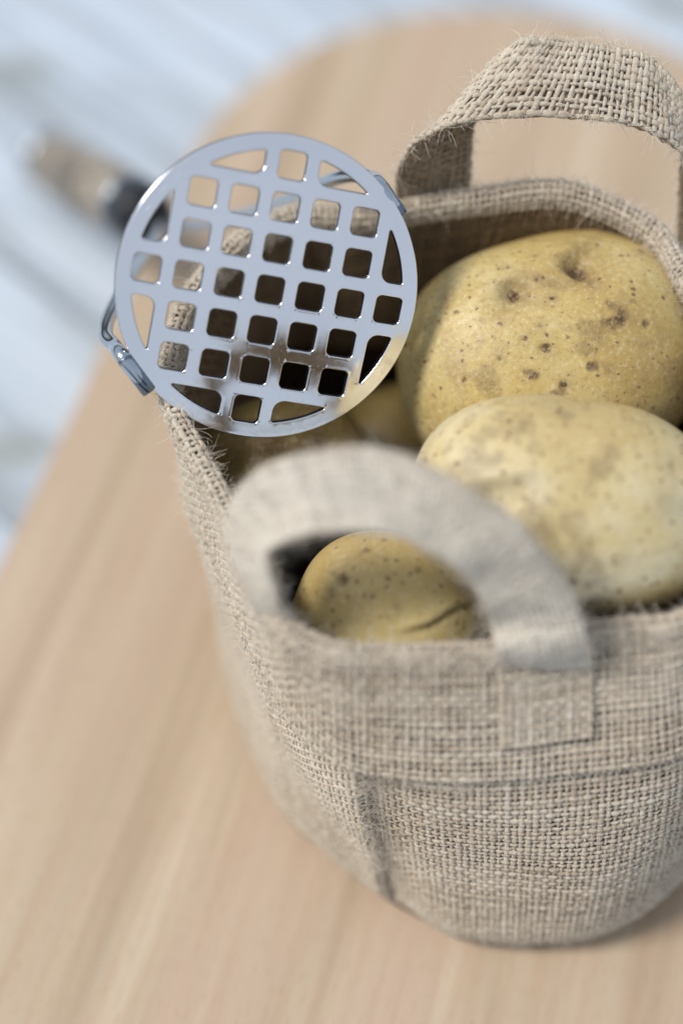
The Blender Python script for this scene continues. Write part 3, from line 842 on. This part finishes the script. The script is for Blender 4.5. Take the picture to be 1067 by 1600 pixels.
# rolled tabs that grip the wire ends
def on_disc(px, py, h):
    v = ray(px, py); t = ((cD-CAM)@nn)/(v@nn); return CAM+v*t+nn*h
for ends, hh in ((((193, 560), (234, 614)), -.002), (((598, 291), (631, 338)), -.0038)):
    q0, q1 = on_disc(*ends[0], hh), on_disc(*ends[1], hh)
    tdir = nrm(q1-q0)
    outd = nrm((q0+q1)/2-cD); outd = nrm(outd-tdir*outd.dot(tdir))
    th = np.linspace(-.5, 4.2, 14)
    rows_ = []
    for s_, sc in ((0, .93), (.03, 1), (.97, 1), (1, .93)):
        c_ = q0+(q1-q0)*s_
        rows_.append(c_+(nn*np.sin(th+1.2)[:, None]+outd*np.cos(th+1.2)[:, None])*.0025*sc)
    V = np.concatenate(rows_); V2 = np.concatenate([c_+(x_-c_)*.80 for c_, x_ in zip([q0, q0+(q1-q0)*.03, q0+(q1-q0)*.97, q1], rows_)])
    nT = len(th); idx = np.arange(4*nT).reshape(4, nT); A_ = idx[:-1, :-1]; 
    Fq = np.stack([idx[:-1, :-1], idx[:-1, 1:], idx[1:, 1:], idx[1:, :-1]], -1).reshape(-1, 4)
    Fq2 = Fq[:, ::-1]+4*nT
    F = [Fq, Fq2]
    for r_ in (0, 3):
        F.append(np.stack([idx[r_, :-1], idx[r_, 1:], idx[r_, 1:]+4*nT, idx[r_, :-1]+4*nT], -1))
    for c_ in (0, nT-1):
        F.append(np.stack([idx[:-1, c_], idx[1:, c_], idx[1:, c_]+4*nT, idx[:-1, c_]+4*nT], -1))
    part('clamp', (np.vstack([V, V2]), np.concatenate(F)), M_clip, caps=False)
A0, A1 = on_disc(231, 610, -.002), on_disc(193, 560, -.002)
wl = [A0, A1, at_depth(180, 541, 47.6), at_depth(166, 524, 48.3), at_depth(170, 497, 49.3), at_depth(196, 447, 51.3), at_depth(226, 400, 54.2), at_depth(246, 362, 57.2), at_depth(240, 345, 59.2), at_depth(221, 334, 60.6)]
B0, B1 = on_disc(629, 335, -.0038), on_disc(598, 291, -.0038)
wr = [B0, B1, at_depth(583, 279, 48.1), at_depth(556, 274, 48.8), at_depth(520, 281, 49.8), at_depth(455, 311, 52.0), at_depth(385, 336, 54.6), at_depth(320, 350, 57.0), at_depth(265, 346, 59.2), at_depth(228, 337, 60.6)]
part('wire_arm', single_tube(wl, .0021, 90, 18), M_wire)
part('wire_arm', single_tube(wr, .0021, 90, 18), M_wire)
h0, h1 = at_depth(232, 339, 59.6), at_depth(76, 249, 72.2)
ha = nrm(h1-h0); HL = np.linalg.norm(h1-h0)
part('ferrule', lathe(h0, ha, [(0, .003), (.0005, .0086), (.002, .0100), (.012, .0110), (.017, .0113), (.0175, .006)]), M_black)
part('collar', lathe(h0, ha, [(.0172, .006), (.0173, .0115), (.0185, .0121), (.0205, .0121), (.0218, .0116), (.0219, .006)]), M_cap)
gp = [(.022, .006), (.0221, .0116)]
for k in range(1, 40):
    s_ = k/40; gp.append((.022+s_*(HL-.032), 0.0117+.0010*math.sin(s_*math.pi)+.00045*math.sin(s_*34)))
gp += [(HL-.010, .0115), (HL-.0099, .006)]
part('grip', lathe(h0, ha, gp), M_grip)
part('end_cap', lathe(h0, ha, [(HL-.0098, .006), (HL-.0097, .0121), (HL-.006, .0125), (HL-.002, .0115), (HL+.001, .006), (HL+.0022, .002), (HL+.0023, .0005)]), M_cap)
# hanging loop at the handle end
lc = h0+ha*(HL+.009); sx_ = nrm(np.cross(ha, AU)); 
tt = np.linspace(0, 2*math.pi, 48, endpoint=False)
Cr = lc+(ha*np.cos(tt)[:, None]*.0095+sx_*np.sin(tt)[:, None]*.012); Nr = np.broadcast_to(nrm(np.cross(ha, sx_)), Cr.shape)
part('hanging_loop', tubes(Cr[None], Nr[None], .0013, .0013, 12, closed=True), M_wire)
